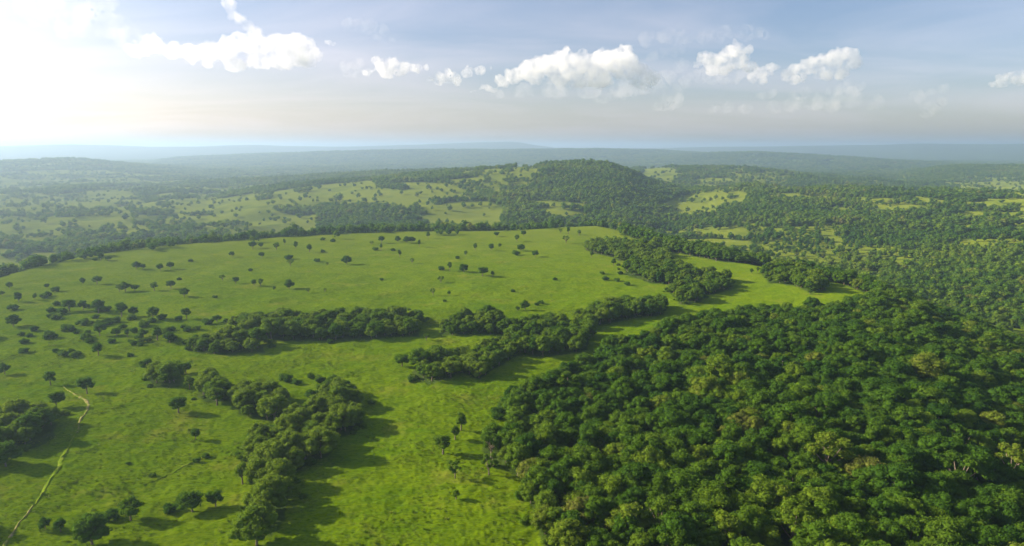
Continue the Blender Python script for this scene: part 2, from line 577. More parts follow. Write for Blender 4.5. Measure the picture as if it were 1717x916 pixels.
# ------------------------------------------------------------------ dirt track and the worn line in the grass
def ribbon(name, pts, widths, mat, lift, step=0.6):
    w = [np.array(ground_at(u, v)) for u, v in pts]
    line, wid = [], []
    for i in range(len(w) - 1):
        n = max(2, int(np.linalg.norm((w[i + 1] - w[i])[:2]) / step))
        for k in range(n):
            t = k / n
            line.append(w[i] * (1 - t) + w[i + 1] * t)
            wid.append(widths[i] * (1 - t) + widths[i + 1] * t)
    line = np.array(line)
    for _ in range(12):
        line[1:-1] = (line[:-2] + line[1:-1] * 2 + line[2:]) / 4
    tan = np.gradient(line[:, :2], axis=0)
    tan /= np.linalg.norm(tan, axis=1)[:, None]
    nor = np.column_stack([-tan[:, 1], tan[:, 0]])
    s = np.arange(len(line)) * step
    cols = np.linspace(-1, 1, 7)
    wl = np.array(wid) * (0.75 + 0.55 * fbm(s / 5, s * 0 + 3, 3, 5))
    off = 0.5 * fbm(s / 9, s * 0 + 8, 2, 6)
    co = []
    for c in cols:
        px = line[:, 0] + nor[:, 0] * (wl * c * 0.5 + off + 0.12 * fbm(s / 1.3, s * 0 + c * 7, 2, 14))
        py = line[:, 1] + nor[:, 1] * (wl * c * 0.5 + off)
        pz = height(px, py) + micro(px, py) + lift - 0.25 * abs(c) ** 3
        co.append(np.column_stack([px, py, pz]))
    co = np.stack(co, 1)
    n, k = co.shape[:2]
    i, j = np.meshgrid(np.arange(n - 1), np.arange(k - 1), indexing='ij')
    q = np.stack([i * k + j, i * k + j + 1, (i + 1) * k + j + 1, (i + 1) * k + j], -1).reshape(-1, 4)
    me = new_mesh(name, co.reshape(-1, 3), q.ravel(), np.arange(len(q)) * 4)
    me.materials.append(mat)
    o = bpy.data.objects.new(name, me)
    COL.objects.link(o)
    tag(o, kind='structure')
    return o


ribbon('dirt_path', [(108, 649), (122, 658), (140, 669), (152, 679), (142, 697), (133, 712), (128, 727)], [0.8, 1.3, 1.6, 1.7, 1.4, 1.3, 1.1], SOIL, 0.2)
ribbon('dirt_path', [(128, 730), (118, 748), (102, 778), (80, 815), (59, 849)], [1.2, 1.4, 1.6, 1.5, 1.2], WORN, 0.24)
ribbon('dirt_path', [(58, 850), (44, 868), (32, 882), (20, 900), (6, 925)], [1.0, 1.1, 1.2, 1.2, 1.2], SOIL, 0.2)
ribbon('dirt_path', [(240, 814), (262, 804), (290, 792), (318, 777), (346, 764)], [0.5, 1.0, 1.5, 1.5, 0.5], WORN, 0.16)
ribbon('dirt_path', [(606, 424), (596, 437), (575, 455), (560, 468), (540, 478)], [0.6, 1.4, 0.8, 1.4, 0.4], WORN, 0.1, 2.0)


# ------------------------------------------------------------------ tree models (height 1, standing on the origin)
def make_crown(g, seed, nl, cz, rx, rz, lr, leaves, leaf, sub=2, hollow=0.55, mat=0):
    rs = np.random.default_rng(seed)
    centres, radii = [], []
    for i in range(nl):
        a = i * 2.39996 + rs.uniform(-0.5, 0.5)
        t = (i + 0.5) / nl
        zz = 1 - 1.75 * t
        rr = math.sqrt(max(0.05, 1 - min(abs(zz), 0.98) ** 2)) * rs.uniform(hollow, 1.0)
        centres.append((rr * rx * math.cos(a), rr * rx * math.sin(a), cz + zz * rz * rs.uniform(0.7, 1.0)))
        radii.append(lr * rs.uniform(0.65, 1.3))
    v0, f0 = ico(sub)
    for c, r in zip(centres, radii):
        n = fbm(v0[:, 0] * 2.3 + c[0] * 40, v0[:, 1] * 2.3 + v0[:, 2] * 1.7, 3, seed)
        sq = np.array([1.0, 1.0, rs.uniform(0.7, 0.95)])
        g.add(v0 * sq * (r * (0.80 + 0.32 * n))[:, None] + np.array(c), f0, mat, float(rs.uniform(0.2, 0.8)), True)
        k = int(leaves * (r / lr) ** 2)
        if not k:
            continue
        d = rs.normal(size=(k, 3))
        d /= np.linalg.norm(d, axis=1)[:, None]
        d[:, 2] = np.where(d[:, 2] < -0.35, -d[:, 2], d[:, 2])
        p = np.array(c) + d * sq * r * rs.uniform(0.78, 1.14, k)[:, None]
        nrm = d + 0.75 * rs.normal(size=(k, 3))
        nrm /= np.linalg.norm(nrm, axis=1)[:, None]
        t1 = np.cross(nrm, rs.normal(size=(k, 3)))
        t1 /= np.linalg.norm(t1, axis=1)[:, None]
        t2 = np.cross(nrm, t1)
        sz = leaf * rs.uniform(0.5, 1.25, k)[:, None]
        bend = nrm * sz * 0.35
        vs = np.stack([p - t1 * sz, p - t2 * sz * 0.55 + bend, p + t1 * sz * 0.9, p + t2 * sz * 0.6 + bend], 1).reshape(-1, 3)
        g.add(vs, np.arange(4 * k).reshape(-1, 4), mat)
    return centres


def make_trunk(g, seed, centres, h0, r0, mat=0, limbs=5):
    rs = np.random.default_rng(seed + 900)
    bx, by = rs.uniform(-0.02, 0.02, 2)
    top = (bx * 2, by * 2, h0 + 0.12)
    tube(g, [(0, 0, -0.05), (bx * 0.4, by * 0.4, h0 * 0.35), (bx, by, h0), top], [r0 * 1.5, r0, r0 * 0.8, r0 * 0.55], 7, mat)
    for i in rs.permutation(len(centres))[:limbs]:
        c = np.array(centres[i])
        s = np.array([bx, by, h0 * rs.uniform(0.75, 1.0)])
        mid = (s + c) / 2 + np.array([0, 0, -0.03])
        tube(g, [s, mid, c], [r0 * 0.55, r0 * 0.38, r0 * 0.14], 5, mat)


def forest_geo(seed, crown=None, trunk=None, low=False, cm=0, tm=0):
    rs = np.random.default_rng(seed)
    rx, rz, cz = rs.uniform(0.30, 0.40), rs.uniform(0.33, 0.40), rs.uniform(0.52, 0.56)
    nl = 6 if low else int(rs.integers(24, 32))
    c = make_crown(crown, seed, nl, cz, rx * (0.8 if low else 1), rz, 0.24 if low else 0.132, 26 if low else 75, 0.075 if low else 0.030, 1 if low else 2, cm and 0.55 or 0.55, cm)
    if trunk is not None:
        make_trunk(trunk, seed, c, cz - rz * 0.9, 0.026, tm)


def round_geo(seed, crown, trunk):
    rs = np.random.default_rng(seed)
    rx, rz, cz = rs.uniform(0.27, 0.36), rs.uniform(0.28, 0.36), rs.uniform(0.58, 0.63)
    c = make_crown(crown, seed, int(rs.integers(10, 14)), cz, rx, rz, 0.17, 100, 0.036)
    make_trunk(trunk, seed, c, cz - rz * 0.9, 0.034)


def slim_geo(seed, crown, trunk):
    rs = np.random.default_rng(seed)
    c = make_crown(crown, seed, 10, 0.66, rs.uniform(0.2, 0.27), 0.30, 0.13, 80, 0.032)
    make_trunk(trunk, seed, c, 0.42, 0.036)


def sparse_geo(seed, crown, trunk):
    c = make_crown(crown, seed, 9, 0.68, 0.34, 0.26, 0.10, 70, 0.034, hollow=0.75)
    make_trunk(trunk, seed, c, 0.36, 0.032, limbs=9)


def models(fn, seeds, name):
    out = []
    for s in seeds:
        c, t = Geo(), Geo()
        fn(s, c, t)
        out.append((c.mesh(name + '_crown', [LEAF]), t.mesh(name + '_trunk', [BARK])))
    return out


FOREST_M = models(lambda s, c, t: forest_geo(s, c, t), range(101, 109), 'forest_tree')
ROUND_M = models(round_geo, range(201, 207), 'meadow_tree')
SLIM_M = models(slim_geo, range(301, 304), 'slim_tree')
SPARSE_M = models(sparse_geo, range(401, 404), 'sparse_tree')
SHRUB_M = []
for s in range(501, 505):
    g = Geo()
    make_crown(g, s, 7, 0.42, 0.55, 0.34, 0.30, 70, 0.08)
    SHRUB_M.append(g.mesh('shrub', [LEAF]))
PROTO = {}


def plant_tree(name, pair, loc, h, rz, tint, label, cat='tree', group=None, wide=1.0):
    root = empty(name, loc, rz)
    tag(root, label, cat, group)
    for part, me in (('crown', pair[0]), ('trunk', pair[1])):
        key = me.name
        if key not in PROTO:
            o = bpy.data.objects.new(part, me)
            PROTO[key] = o
        else:
            o = PROTO[key].copy()
        COL.objects.link(o)
        o.parent = root
        o.scale = (h * wide, h * wide, h)
        if part == 'crown':
            o['tint'] = float(tint)
    return root


# ------------------------------------------------------------------ trees standing by themselves: (u, v of the foot, height in pixels, model, tint, width)
LONE = {
    'near': [(85, 646, 25, 'r'), (146, 660, 29, 'r'), (95, 684, 31, 'r'), (8, 628, 21, 'r'), (247, 624, 24, 'r'), (312, 626, 20, 'r'), (300, 693, 30, 'r'), (328, 737, 20, 'r'),
             (364, 680, 33, 's'), (318, 654, 26, 's'), (407, 812, 40, 's'), (323, 859, 40, 'r'), (362, 853, 32, 'r'), (220, 874, 44, 'r'), (155, 914, 58, 'b'), (76, 889, 23, 'r'),
             (102, 892, 24, 'r'), (10, 782, 44, 'b'), (430, 914, 72, 'b'), (440, 862, 50, 'r'), (165, 597, 23, 'r'), (66, 724, 46, 'b'), (53, 728, 28, 's')],
    'wood edge': [(773, 722, 34, 's'), (763, 738, 26, 's'), (743, 763, 36, 's'), (763, 803, 36, 'p'), (765, 839, 19, 's'), (820, 797, 42, 'p')],
    'belt': [(23, 548, 23, 'b'), (117, 522, 22, 'r'), (140, 521, 19, 'r'), (165, 525, 24, 'r'), (204, 531, 25, 'r'), (224, 531, 18, 'r'), (257, 537, 24, 'r'), (168, 563, 23, 'r'),
             (196, 564, 16, 'r'), (214, 566, 16, 's'), (240, 566, 16, 'r'), (264, 571, 25, 's'), (285, 576, 21, 'r'), (313, 535, 20, 'r'), (364, 541, 14, 'r'), (379, 544, 11, 'r'),
             (674, 615, 25, 'r'), (715, 571, 13, 'p'), (880, 521, 19, 'r'), (995, 565, 17, 'r'), (868, 521, 8, 'r'), (438, 571, 14, 'r')],
    'meadow': [(169, 437, 15, 'r'), (182, 438, 9, 'r'), (229, 452, 15, 'r'), (240, 452, 10, 'r'), (269, 454, 13, 'r'), (286, 451, 13, 'r'), (139, 477, 13, 'r'), (163, 477, 15, 'r'),
               (79, 484, 9, 'r'), (200, 490, 15, 'p'), (210, 489, 18, 'r'), (226, 488, 12, 'r'), (259, 488, 16, 's'), (287, 484, 15, 'r'), (309, 498, 16, 'r'), (395, 476, 13, 'r'),
               (373, 471, 11, 'p'), (389, 431, 10, 'r'), (31, 506, 18, 'b'), (59, 503, 12, 's'), (16, 485, 13, 'r'), (4, 496, 9, 'r'), (426, 479, 11, 'r'), (437, 480, 13, 's'),
               (485, 485, 18, 'b'), (517, 491, 9, 'p'), (460, 487, 8, 'r'), (545, 490, 7, 'p'), (487, 446, 12, 'p'), (439, 432, 10, 'r'), (549, 446, 7, 'p'), (581, 444, 17, 'b'),
               (670, 431, 13, 's'), (691, 442, 10, 'p'), (754, 454, 16, 's'), (777, 457, 17, 'b'), (809, 463, 17, 'r'), (826, 464, 10, 's'), (739, 474, 12, 'p'), (726, 496, 14, 'p'), (753, 496, 9, 's')],
    'crest': [(438, 416, 10, 'r'), (464, 419, 13, 's'), (477, 411, 11, 's'), (496, 418, 14, 's'), (519, 423, 15, 's'), (424, 417, 13, 'r'), (640, 408, 13, 'r'), (623, 411, 7, 'p'),
              (639, 419, 11, 's'), (667, 406, 11, 'b'), (682, 408, 13, 'b'), (690, 407, 12, 'b'), (703, 414, 13, 's'), (718, 400, 13, 's'), (797, 420, 13, 's'), (824, 420, 12, 'r'),
              (838, 416, 8, 'r'), (781, 429, 9, 's'), (833, 397, 9, 'r'), (867, 405, 12, 's'), (874, 421, 13, 'b'), (897, 431, 13, 'r'), (878, 396, 10, 'r'), (953, 393, 14, 's'),
              (971, 395, 10, 's'), (949, 408, 14, 'p'), (992, 432, 12, 's'), (1029, 446, 14, 's'), (940, 392, 9, 'p')],
    'tongue': [(1196, 428, 9, 's'), (1209, 431, 19, 'b'), (1230, 434, 16, 'b'), (1246, 438, 17, 'b'), (1258, 440, 18, 'b'), (1185, 429, 7, 's'), (1260, 459, 9, 's'), (1270, 457, 10, 's'), (1266, 428, 10, 'r'), (1358, 494, 10, 's')],
}
PLACE = {
    'near': ('in the near pasture', 'trees of the near pasture'),
    'wood edge': ('on the grass just outside the big wood', 'trees just outside the big wood'),
    'belt': ('in the loose tree rows', 'loose trees across the mid meadow'),
    'meadow': ('on the broad meadow', 'trees dotted over the broad meadow'),
    'crest': ('near the meadow crest', 'trees near the far crest of the meadow'),
    'tongue': ('on the grass tongue', 'trees on the grass tongue'),
}
ORD = ['first', 'second', 'third', 'fourth', 'fifth', 'sixth', 'seventh', 'eighth', 'ninth', 'tenth', 'eleventh', 'twelfth', 'thirteenth', 'fourteenth',
       'fifteenth', 'sixteenth', 'seventeenth', 'eighteenth', 'nineteenth', 'twentieth']
LOOK = {'r': 'round-crowned tree', 'b': 'broad leafy tree', 's': 'slim upright tree', 'p': 'thin open-crowned tree'}
for zone, rows in LONE.items():
    place, grp = PLACE[zone]
    byk = {}
    for row in sorted(rows):
        byk.setdefault(row[3], []).append(row)
    for k, rr in byk.items():
        hs = sorted(r[2] for r in rr)
        for i, (u, v, hp, kk) in enumerate(rr):
            x, y, z = ground_at(u, v)
            cf = y * CP - (z - HC) * SP
            h = hp * cf / F * 0.98
            mods = {'r': ROUND_M, 'b': FOREST_M[:4], 's': SLIM_M, 'p': SPARSE_M}[k]
            if len(rr) == 1:
                lab = f'only {LOOK[k]} {place}'
            elif hp == hs[-1] and hs[-2] != hp:
                lab = f'tallest {LOOK[k]} {place}'
            elif i == 0:
                lab = f'leftmost {LOOK[k]} {place}'
            elif i == len(rr) - 1:
                lab = f'rightmost {LOOK[k]} {place}'
            elif i < len(rr) / 2:
                lab = f'{LOOK[k]} {place}, {ORD[i]} such from the left'
            else:
                lab = f'{LOOK[k]} {place}, {ORD[len(rr) - 1 - i]} such from the right'
            tint = {'r': 0.30, 'b': 0.28, 's': 0.38, 'p': 0.48}[k] + random.uniform(-0.1, 0.12)
            if zone == 'near' and (u, v) in ((430, 914), (440, 862), (407, 812), (53, 728), (318, 654), (364, 680)):
                tint = 0.58
            if zone == 'wood edge':
                tint = 0.5
            plant_tree('meadow_tree', random.choice(mods), (x, y, z - 0.05 * h), h, random.uniform(0, 6.28), tint, lab, 'tree', grp,
                       {'r': 1.05, 'b': 1.1, 's': 1.05, 'p': 1.1}[k] * random.uniform(0.8, 1.3))

SHRUBS = [(159, 437, 5), (93, 489, 9), (319, 439, 5), (541, 403, 5), (558, 406, 6), (541, 423, 5), (531, 439, 6), (484, 435, 8), (629, 420, 6), (659, 421, 5), (767, 434, 5), (740, 453, 7),
          (865, 428, 8), (1163, 428, 5), (84, 568, 15), (41, 576, 9), (554, 576, 8), (907, 509, 6), (79, 497, 9), (178, 522, 9), (300, 537, 8), (348, 544, 11), (188, 871, 17), (285, 858, 15),
          (41, 756, 11), (40, 592, 9), (120, 592, 8), (150, 575, 9), (218, 598, 7), (290, 570, 8), (110, 552, 9), (88, 533, 9), (205, 552, 9), (240, 549, 9), (22, 520, 10), (75, 500, 8), (280, 556, 8),
          (350, 571, 8), (300, 470, 5), (360, 500, 5), (420, 455, 5), (640, 470, 4), (860, 490, 5), (930, 470, 5), (1015, 470, 7), (1035, 472, 6), (1052, 478, 6), (1010, 460, 5), (1040, 460, 6),
          (497, 645, 9), (521, 634, 8), (536, 641, 11), (545, 655, 15), (525, 668, 16), (480, 640, 13), (560, 648, 14), (255, 800, 7), (345, 768, 8), (330, 775, 7), (215, 780, 5),
          (690, 640, 9), (742, 634, 8), (900, 512, 5), (745, 506, 4), (560, 640, 12)]
STRIP = [(70, 508), (130, 512), (260, 532), (330, 545), (330, 580), (200, 585), (120, 600), (40, 590), (30, 560), (80, 540)]
_n = 0
while _n < 60:
    _u, _v = random.uniform(20, 340), random.uniform(500, 605)
    if inside(np.array([_u]), np.array([_v]), STRIP)[0]:
        SHRUBS.append((_u, _v, random.uniform(5, 11)))
        _n += 1
byrow = sorted(SHRUBS)
for i, (u, v, hp) in enumerate(byrow):
    x, y, z = ground_at(u, v)
    cf = y * CP - (z - HC) * SP
    h = hp * cf / F * 1.1
    me = random.choice(SHRUB_M)
    o = bpy.data.objects.new('shrub', me)
    COL.objects.link(o)
    o.location = (x, y, z - 0.08 * h)
    o.rotation_euler = (0, 0, random.uniform(0, 6.28))
    o.scale = (h * 1.15, h * 1.15, h)
    o['tint'] = random.uniform(0.15, 0.5)
    where = ('between the two near clumps' if 470 < u < 570 and 630 < v < 672 else 'in the near pasture' if v > 590 else 'among the loose tree rows' if v > 510 else 'on the broad meadow')
    same = [q for q in byrow if ('between the two near clumps' if 470 < q[0] < 570 and 630 < q[1] < 672 else 'in the near pasture' if q[1] > 590 else 'among the loose tree rows' if q[1] > 510 else 'on the broad meadow') == where]
    n = same.index((u, v, hp))
    side = 'left' if n < len(same) / 2 else 'right'
    m = n if side == 'left' else len(same) - 1 - n
    if where.endswith('rows'):
        tag(o, 'low dark green bush in the scrubby strip between the loose tree rows', 'shrub', 'shrubs ' + where)
        continue
    tag(o, f'low dark green shrub {where}, {ORD[m]} shrub there from the {side}' if m < 20 else f'low dark green shrub {where}', 'shrub', 'shrubs ' + where)


# ------------------------------------------------------------------ woods: nearest trees one by one, the rest as one mass
def scatter(dmin, dmax, step, a0=-46, a1=44):
    xs = np.arange(-dmax, dmax, step)
    ys = np.arange(0, dmax, step * 0.9)
    X, Y = np.meshgrid(xs, ys)
    X = X + (np.arange(len(ys)) % 2)[:, None] * step * 0.5
    X = X + RNG.uniform(-0.42, 0.42, X.shape) * step
    Y = Y + RNG.uniform(-0.42, 0.42, Y.shape) * step
    X, Y = X.ravel(), Y.ravel()
    d, az = np.hypot(X, Y), np.arctan2(X, Y)
    k = (d >= dmin) & (d < dmax) & (az > R(a0)) & (az < R(a1))
    return X[k], Y[k]


PX, PY, PZ, PH, PT, PL, PG = [], [], [], [], [], [], []
for (d0, d1, st, hh, lod) in ((95, 700, 5.5, 9.0, 0), (700, 1250, 7.0, 8.6, 1), (1250, 2500, 8.6, 9.0, 1), (2500, 5200, 13.0, 10.0, 1), (5200, 9000, 24.0, 15.0, 1)):
    x, y = scatter(d0, d1, st)
    z = height(x, y)
    dens, grove, s = land(x, y, z)
    keep = RNG.uniform(size=len(x)) < dens
    if lod == 0:   # keep the groves' outlines crisp: crowns must not spread past them
        votes = sum(((land(x + ox, y + oy, height(x + ox, y + oy))[1] >= 0).astype(int) for ox, oy in ((-2.4, 0), (2.4, 0), (0, -3.0), (0, 3.0))))
        keep &= (grove < 0) | (votes >= np.where(np.isin(grove, (2, 4, 7, 8, 9)), 2, 3))
    x, y, z, grove, s = x[keep], y[keep], z[keep], grove[keep], s[keep]
    n1 = fbm(x / 45, y / 45, 3, 81)
    h = hh * (0.98 + 0.28 * n1 + RNG.normal(0, 0.21, len(x)))
    h = np.clip(h, 4.5, 17)
    h = np.where(grove >= 0, h * 0.86, h)
    t = 0.33 + 0.20 * fbm(x / 70, y / 70, 3, 83) + RNG.normal(0, 0.12, len(x))
    t = t + np.where(s > 0.5, 0.10 + 0.30 * fbm(x / 170, y / 170, 3, 87), 0.0)
    h = h * np.where(s > 0.5, 1 + 0.25 * fbm(x / 110, y / 110, 2, 89), 1.0)
    odd = RNG.uniform(size=len(x))
    t = np.where(odd < 0.03, RNG.uniform(0.72, 0.88, len(x)), t)
    t = np.where(odd > 0.94, 0.6, t)
    u, v, cf = project(x, y, z + 6)
    edge = smooth((1020 - u) / 130) * smooth((v - 760) / 80) * (grove < 0)  # crowns on the sunlit edge: sunlight put into a brighter leaf tint
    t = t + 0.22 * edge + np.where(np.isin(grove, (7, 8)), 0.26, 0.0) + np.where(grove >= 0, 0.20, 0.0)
    t = np.where(grove >= 0, np.minimum(t, 0.67), t)
    PX.append(x); PY.append(y); PZ.append(z); PH.append(h); PT.append(np.clip(t, 0.02, 0.98)); PL.append(np.full(len(x), lod)); PG.append(grove)
PX, PY, PZ, PH, PT, PL, PG = (np.concatenate(q) for q in (PX, PY, PZ, PH, PT, PL, PG))
U, V, CF = project(PX, PY, PZ + PH * 0.7)
SIZE = PH / CF * F
inframe = (U > -8) & (U < 1725) & (V > 260) & (V < 925) & (CF > 20)
single = np.zeros(len(PX), bool)
gi = np.nonzero(inframe & (PG >= 0))[0]
gi = gi[np.argsort(-SIZE[gi])][:290]
fi = np.nonzero(inframe & (PG < 0) & (PL == 0) & (U > 780))[0]
fi = fi[np.argsort(-SIZE[fi])][:300]
single[gi] = True
single[fi] = True
gnames = list(GROVES)
tone = lambda t: 'dark green' if t < 0.27 else 'mid green' if t < 0.5 else 'bright yellow-green' if t < 0.76 else 'pale olive'
for i in gi:
    gname = gnames[PG[i]]
    plant_tree('grove_tree', FOREST_M[random.randrange(8)] if random.random() < 0.6 else ROUND_M[random.randrange(6)], (PX[i], PY[i], PZ[i] - 0.04 * PH[i]), PH[i], random.uniform(0, 6.28), PT[i],
               f'{tone(PT[i])} broadleaf tree in the {gname}', 'tree', gname, random.uniform(0.95, 1.25))
for i in fi:
    if V[i] > 800:
        zone = 'at the lower corner of the big wood' if U[i] > 1350 else 'at the foot of the big wood' if U[i] > 1000 else 'on the sunny lower edge of the big wood'
    else:
        zone = 'well inside the big wood' if U[i] > 960 else 'along the edge of the big wood facing the pasture'
    kind = random.random()
    plant_tree('forest_tree', SPARSE_M[random.randrange(3)] if kind < 0.05 else SLIM_M[random.randrange(3)] if kind < 0.1 else ROUND_M[random.randrange(6)] if kind < 0.25 else FOREST_M[random.randrange(8)], (PX[i], PY[i], PZ[i] - 0.04 * PH[i]), PH[i], random.uniform(0, 6.28), PT[i],
               f'{tone(PT[i])} broadleaf tree {zone}', 'tree', 'trees ' + zone, random.uniform(0.95, 1.25))
for (u, v, hp, lab, me, tint, w) in ((1203, 660, 52, 'pale slender tree showing its bare trunk deep in the big wood', SLIM_M[0], 0.62, 1.3), (1386, 800, 62, 'pale open-crowned tree with forked trunk in the big wood', SPARSE_M[0], 0.72, 1.2),
                             (1694, 812, 58, 'sparse pale olive tree with bare branches showing through in the big wood', SPARSE_M[1], 0.74, 1.0), (1549, 650, 46, 'yellowish broad tree with visible trunk on the upper slope of the big wood', ROUND_M[1], 0.78, 1.2)):
    x, y, z = ground_at(u, v)
    cf = y * CP - (z - HC) * SP
    plant_tree('forest_tree', me, (x, y, z), hp * cf / F * 1.25, 1.0, tint, lab, 'tree', None, w)


def scatter_nodes(nproto):
    ng = bpy.data.node_groups.new('scatter', 'GeometryNodeTree')
    ng.interface.new_socket('Geometry', in_out='INPUT', socket_type='NodeSocketGeometry')
    ng.interface.new_socket('Geometry', in_out='OUTPUT', socket_type='NodeSocketGeometry')
    N = lambda t, **k: _node(ng, t, **k)
    L = ng.links.new
    gin, gout = N('NodeGroupInput'), N('NodeGroupOutput')
    pid = N('GeometryNodeInputNamedAttribute', data_type='INT')
    pid.inputs['Name'].default_value = 'model'
    rot = N('GeometryNodeInputNamedAttribute', data_type='FLOAT_VECTOR')
    rot.inputs['Name'].default_value = 'turn'
    siz = N('GeometryNodeInputNamedAttribute', data_type='FLOAT_VECTOR')
    siz.inputs['Name'].default_value = 'size'
    join = N('GeometryNodeJoinGeometry')

    def pick(k):
        c = N('FunctionNodeCompare', data_type='INT', operation='EQUAL')
        L(pid.outputs['Attribute'], c.inputs[2])
        c.inputs[3].default_value = k
        s = N('GeometryNodeSeparateGeometry', domain='POINT')
        L(gin.outputs[0], s.inputs[0])
        L(c.outputs[0], s.inputs[1])
        return s.outputs[0]
    for k in range(nproto):
        iop = N('GeometryNodeInstanceOnPoints')
        L(pick(100 + k), iop.inputs['Points'])
        L(pick(k), iop.inputs['Instance'])
        L(rot.outputs['Attribute'], iop.inputs['Rotation'])
        L(siz.outputs['Attribute'], iop.inputs['Scale'])
        L(iop.outputs[0], join.inputs[0])
    L(join.outputs[0], gout.inputs[0])
    return ng


def mass(name, geos, x, y, z, model, h, wide, tint, mats, label, category):
    co, flat, starts, mi, lr, mod, sm = [], [], [], [], [], [], []
    nv = 0
    for k, g in enumerate(geos):
        c, fl, st = g.arrays()
        starts += [s + len(flat) for s in st]
        flat += [i + nv for i in fl]
        co.append(c)
        mi += g.m
        lr += g.r
        sm += g.sm
        mod.append(np.full(len(c), k))
        nv += len(c)
    n = len(x)
    co.append(np.column_stack([x, y, z]))
    mod.append(100 + model)
    me = new_mesh(name, np.concatenate(co), flat, starts, False)
    for m in mats:
        me.materials.append(m)
    me.polygons.foreach_set('material_index', np.array(mi, np.int32))
    me.polygons.foreach_set('use_smooth', np.array(sm, bool))
    add_attr(me, 'leaf_random', 'FLOAT', 'FACE', np.array(lr, np.float32))
    add_attr(me, 'model', 'INT', 'POINT', np.concatenate(mod).astype(np.int32))
    turn = np.zeros((nv + n, 3), np.float32)
    turn[nv:, 2] = RNG.uniform(0, 6.283, n)
    add_attr(me, 'turn', 'FLOAT_VECTOR', 'POINT', turn)
    size = np.ones((nv + n, 3), np.float32)
    size[nv:, 0] = size[nv:, 1] = h * wide
    size[nv:, 2] = h
    add_attr(me, 'size', 'FLOAT_VECTOR', 'POINT', size)
    tn = np.zeros(nv + n, np.float32)
    tn[nv:] = tint
    add_attr(me, 'tint', 'FLOAT', 'POINT', tn)
    o = bpy.data.objects.new(name, me)
    COL.objects.link(o)
    md = o.modifiers.new('scatter', 'NODES')
    md.node_group = scatter_nodes(len(geos))
    tag(o, label, category, kind='stuff')
    return o


rest = ~single
geos = []
for s in range(101, 107):
    g = Geo()
    forest_geo(s, g, g, False, 0, 1)
    geos.append(g)
for s in range(701, 706):
    g = Geo()
    forest_geo(s, g, None, True)
    geos.append(g)
lod = PL[rest]
n = int(rest.sum())
model = np.where(lod == 0, RNG.integers(0, 6, n), RNG.integers(6, 11, n))
wide = RNG.uniform(0.95, 1.25, n) * np.where(lod == 0, 1.0, np.where(np.hypot(PX[rest], PY[rest]) > 5200, 1.7, np.where(np.hypot(PX[rest], PY[rest]) > 2500, 1.3, np.where(np.hypot(PX[rest], PY[rest]) > 1250, 1.15, 1.0))))
mass('forest', geos, PX[rest], PY[rest], PZ[rest] - 0.04 * PH[rest], model, PH[rest], wide, PT[rest], [LEAF, BARK],
     'unbroken green forest covering the slopes and the valleys beyond the meadow', 'forest')
print('forest trees', n, 'single', int(single.sum()), 'groves', len(gi))

# ------------------------------------------------------------------ bushes straggling out of the wood edges
bx, by = scatter(150, 620, 3.1, -38, 30)
bz = height(bx, by)
bd, bgv, bs = land(bx, by, bz, 2.0)
near_wood = np.zeros(len(bx), bool)
for ox, oy in ((-5, 0), (5, 0), (0, -6), (0, 6), (4, -4), (-4, -4)):
    near_wood |= land(bx + ox, by + oy, height(bx + ox, by + oy), 2.0)[0] > 0.9
bu, bv, bc = project(bx, by, bz)
pick = np.nonzero((bd == 0) & (bs < 0.1) & near_wood & (bu > 0) & (bu < 1500) & (bv < 912) & (bv > 400))[0]
pick = RNG.permutation(pick)[:150]
for i in pick:
    hb = float(RNG.uniform(0.9, 2.8))
    o = bpy.data.objects.new('bush', random.choice(SHRUB_M))
    COL.objects.link(o)
    o.location = (bx[i], by[i], bz[i] - 0.1 * hb)
    o.rotation_euler = (0, 0, random.uniform(0, 6.28))
    wb = hb * random.uniform(0.9, 1.5)
    o.scale = (wb, wb, hb)
    o['tint'] = random.uniform(0.2, 0.62)
    tag(o, 'small ragged bush growing in the grass along the edge of the trees', 'bush', 'bushes along the wood edges')

# ------------------------------------------------------------------ tall grass tufts on the near meadow
x, y = scatter(120, 430, 1.5, -40, 40)
z = height(x, y)
dens, grove, s = land(x, y, z, 1.0)
nz = fbm(x / 12, y / 12, 3, 97)
k = (dens == 0) & (s < 0.2) & (RNG.uniform(size=len(x)) < np.clip(0.2 + 1.5 * nz, 0, 0.85))
x, y, z = x[k], y[k], z[k]
geos = []
for s in range(4):
    rs = np.random.default_rng(s + 50)
    g = Geo()
    for b in range(14):
        a, r, l = rs.uniform(0, 6.28), rs.uniform(0, 0.5), rs.uniform(0.6, 1.1)
        px, py = r * math.cos(a), r * math.sin(a)
        ta = rs.uniform(0, 6.28)
        wx, wy = 0.16 * math.cos(ta), 0.16 * math.sin(ta)
        lx, ly = px * 1.7 + rs.uniform(-.25, .25), py * 1.7 + rs.uniform(-.25, .25)
        g.add([(px - wx, py - wy, -0.1), (px + wx, py + wy, -0.1), (lx + wx * .6, ly + wy * .6, l * 0.7), (lx * 1.3, ly * 1.3, l * 0.95), (lx - wx * .6, ly - wy * .6, l * 0.7)], [[0, 1, 2, 3, 4]])
    geos.append(g)


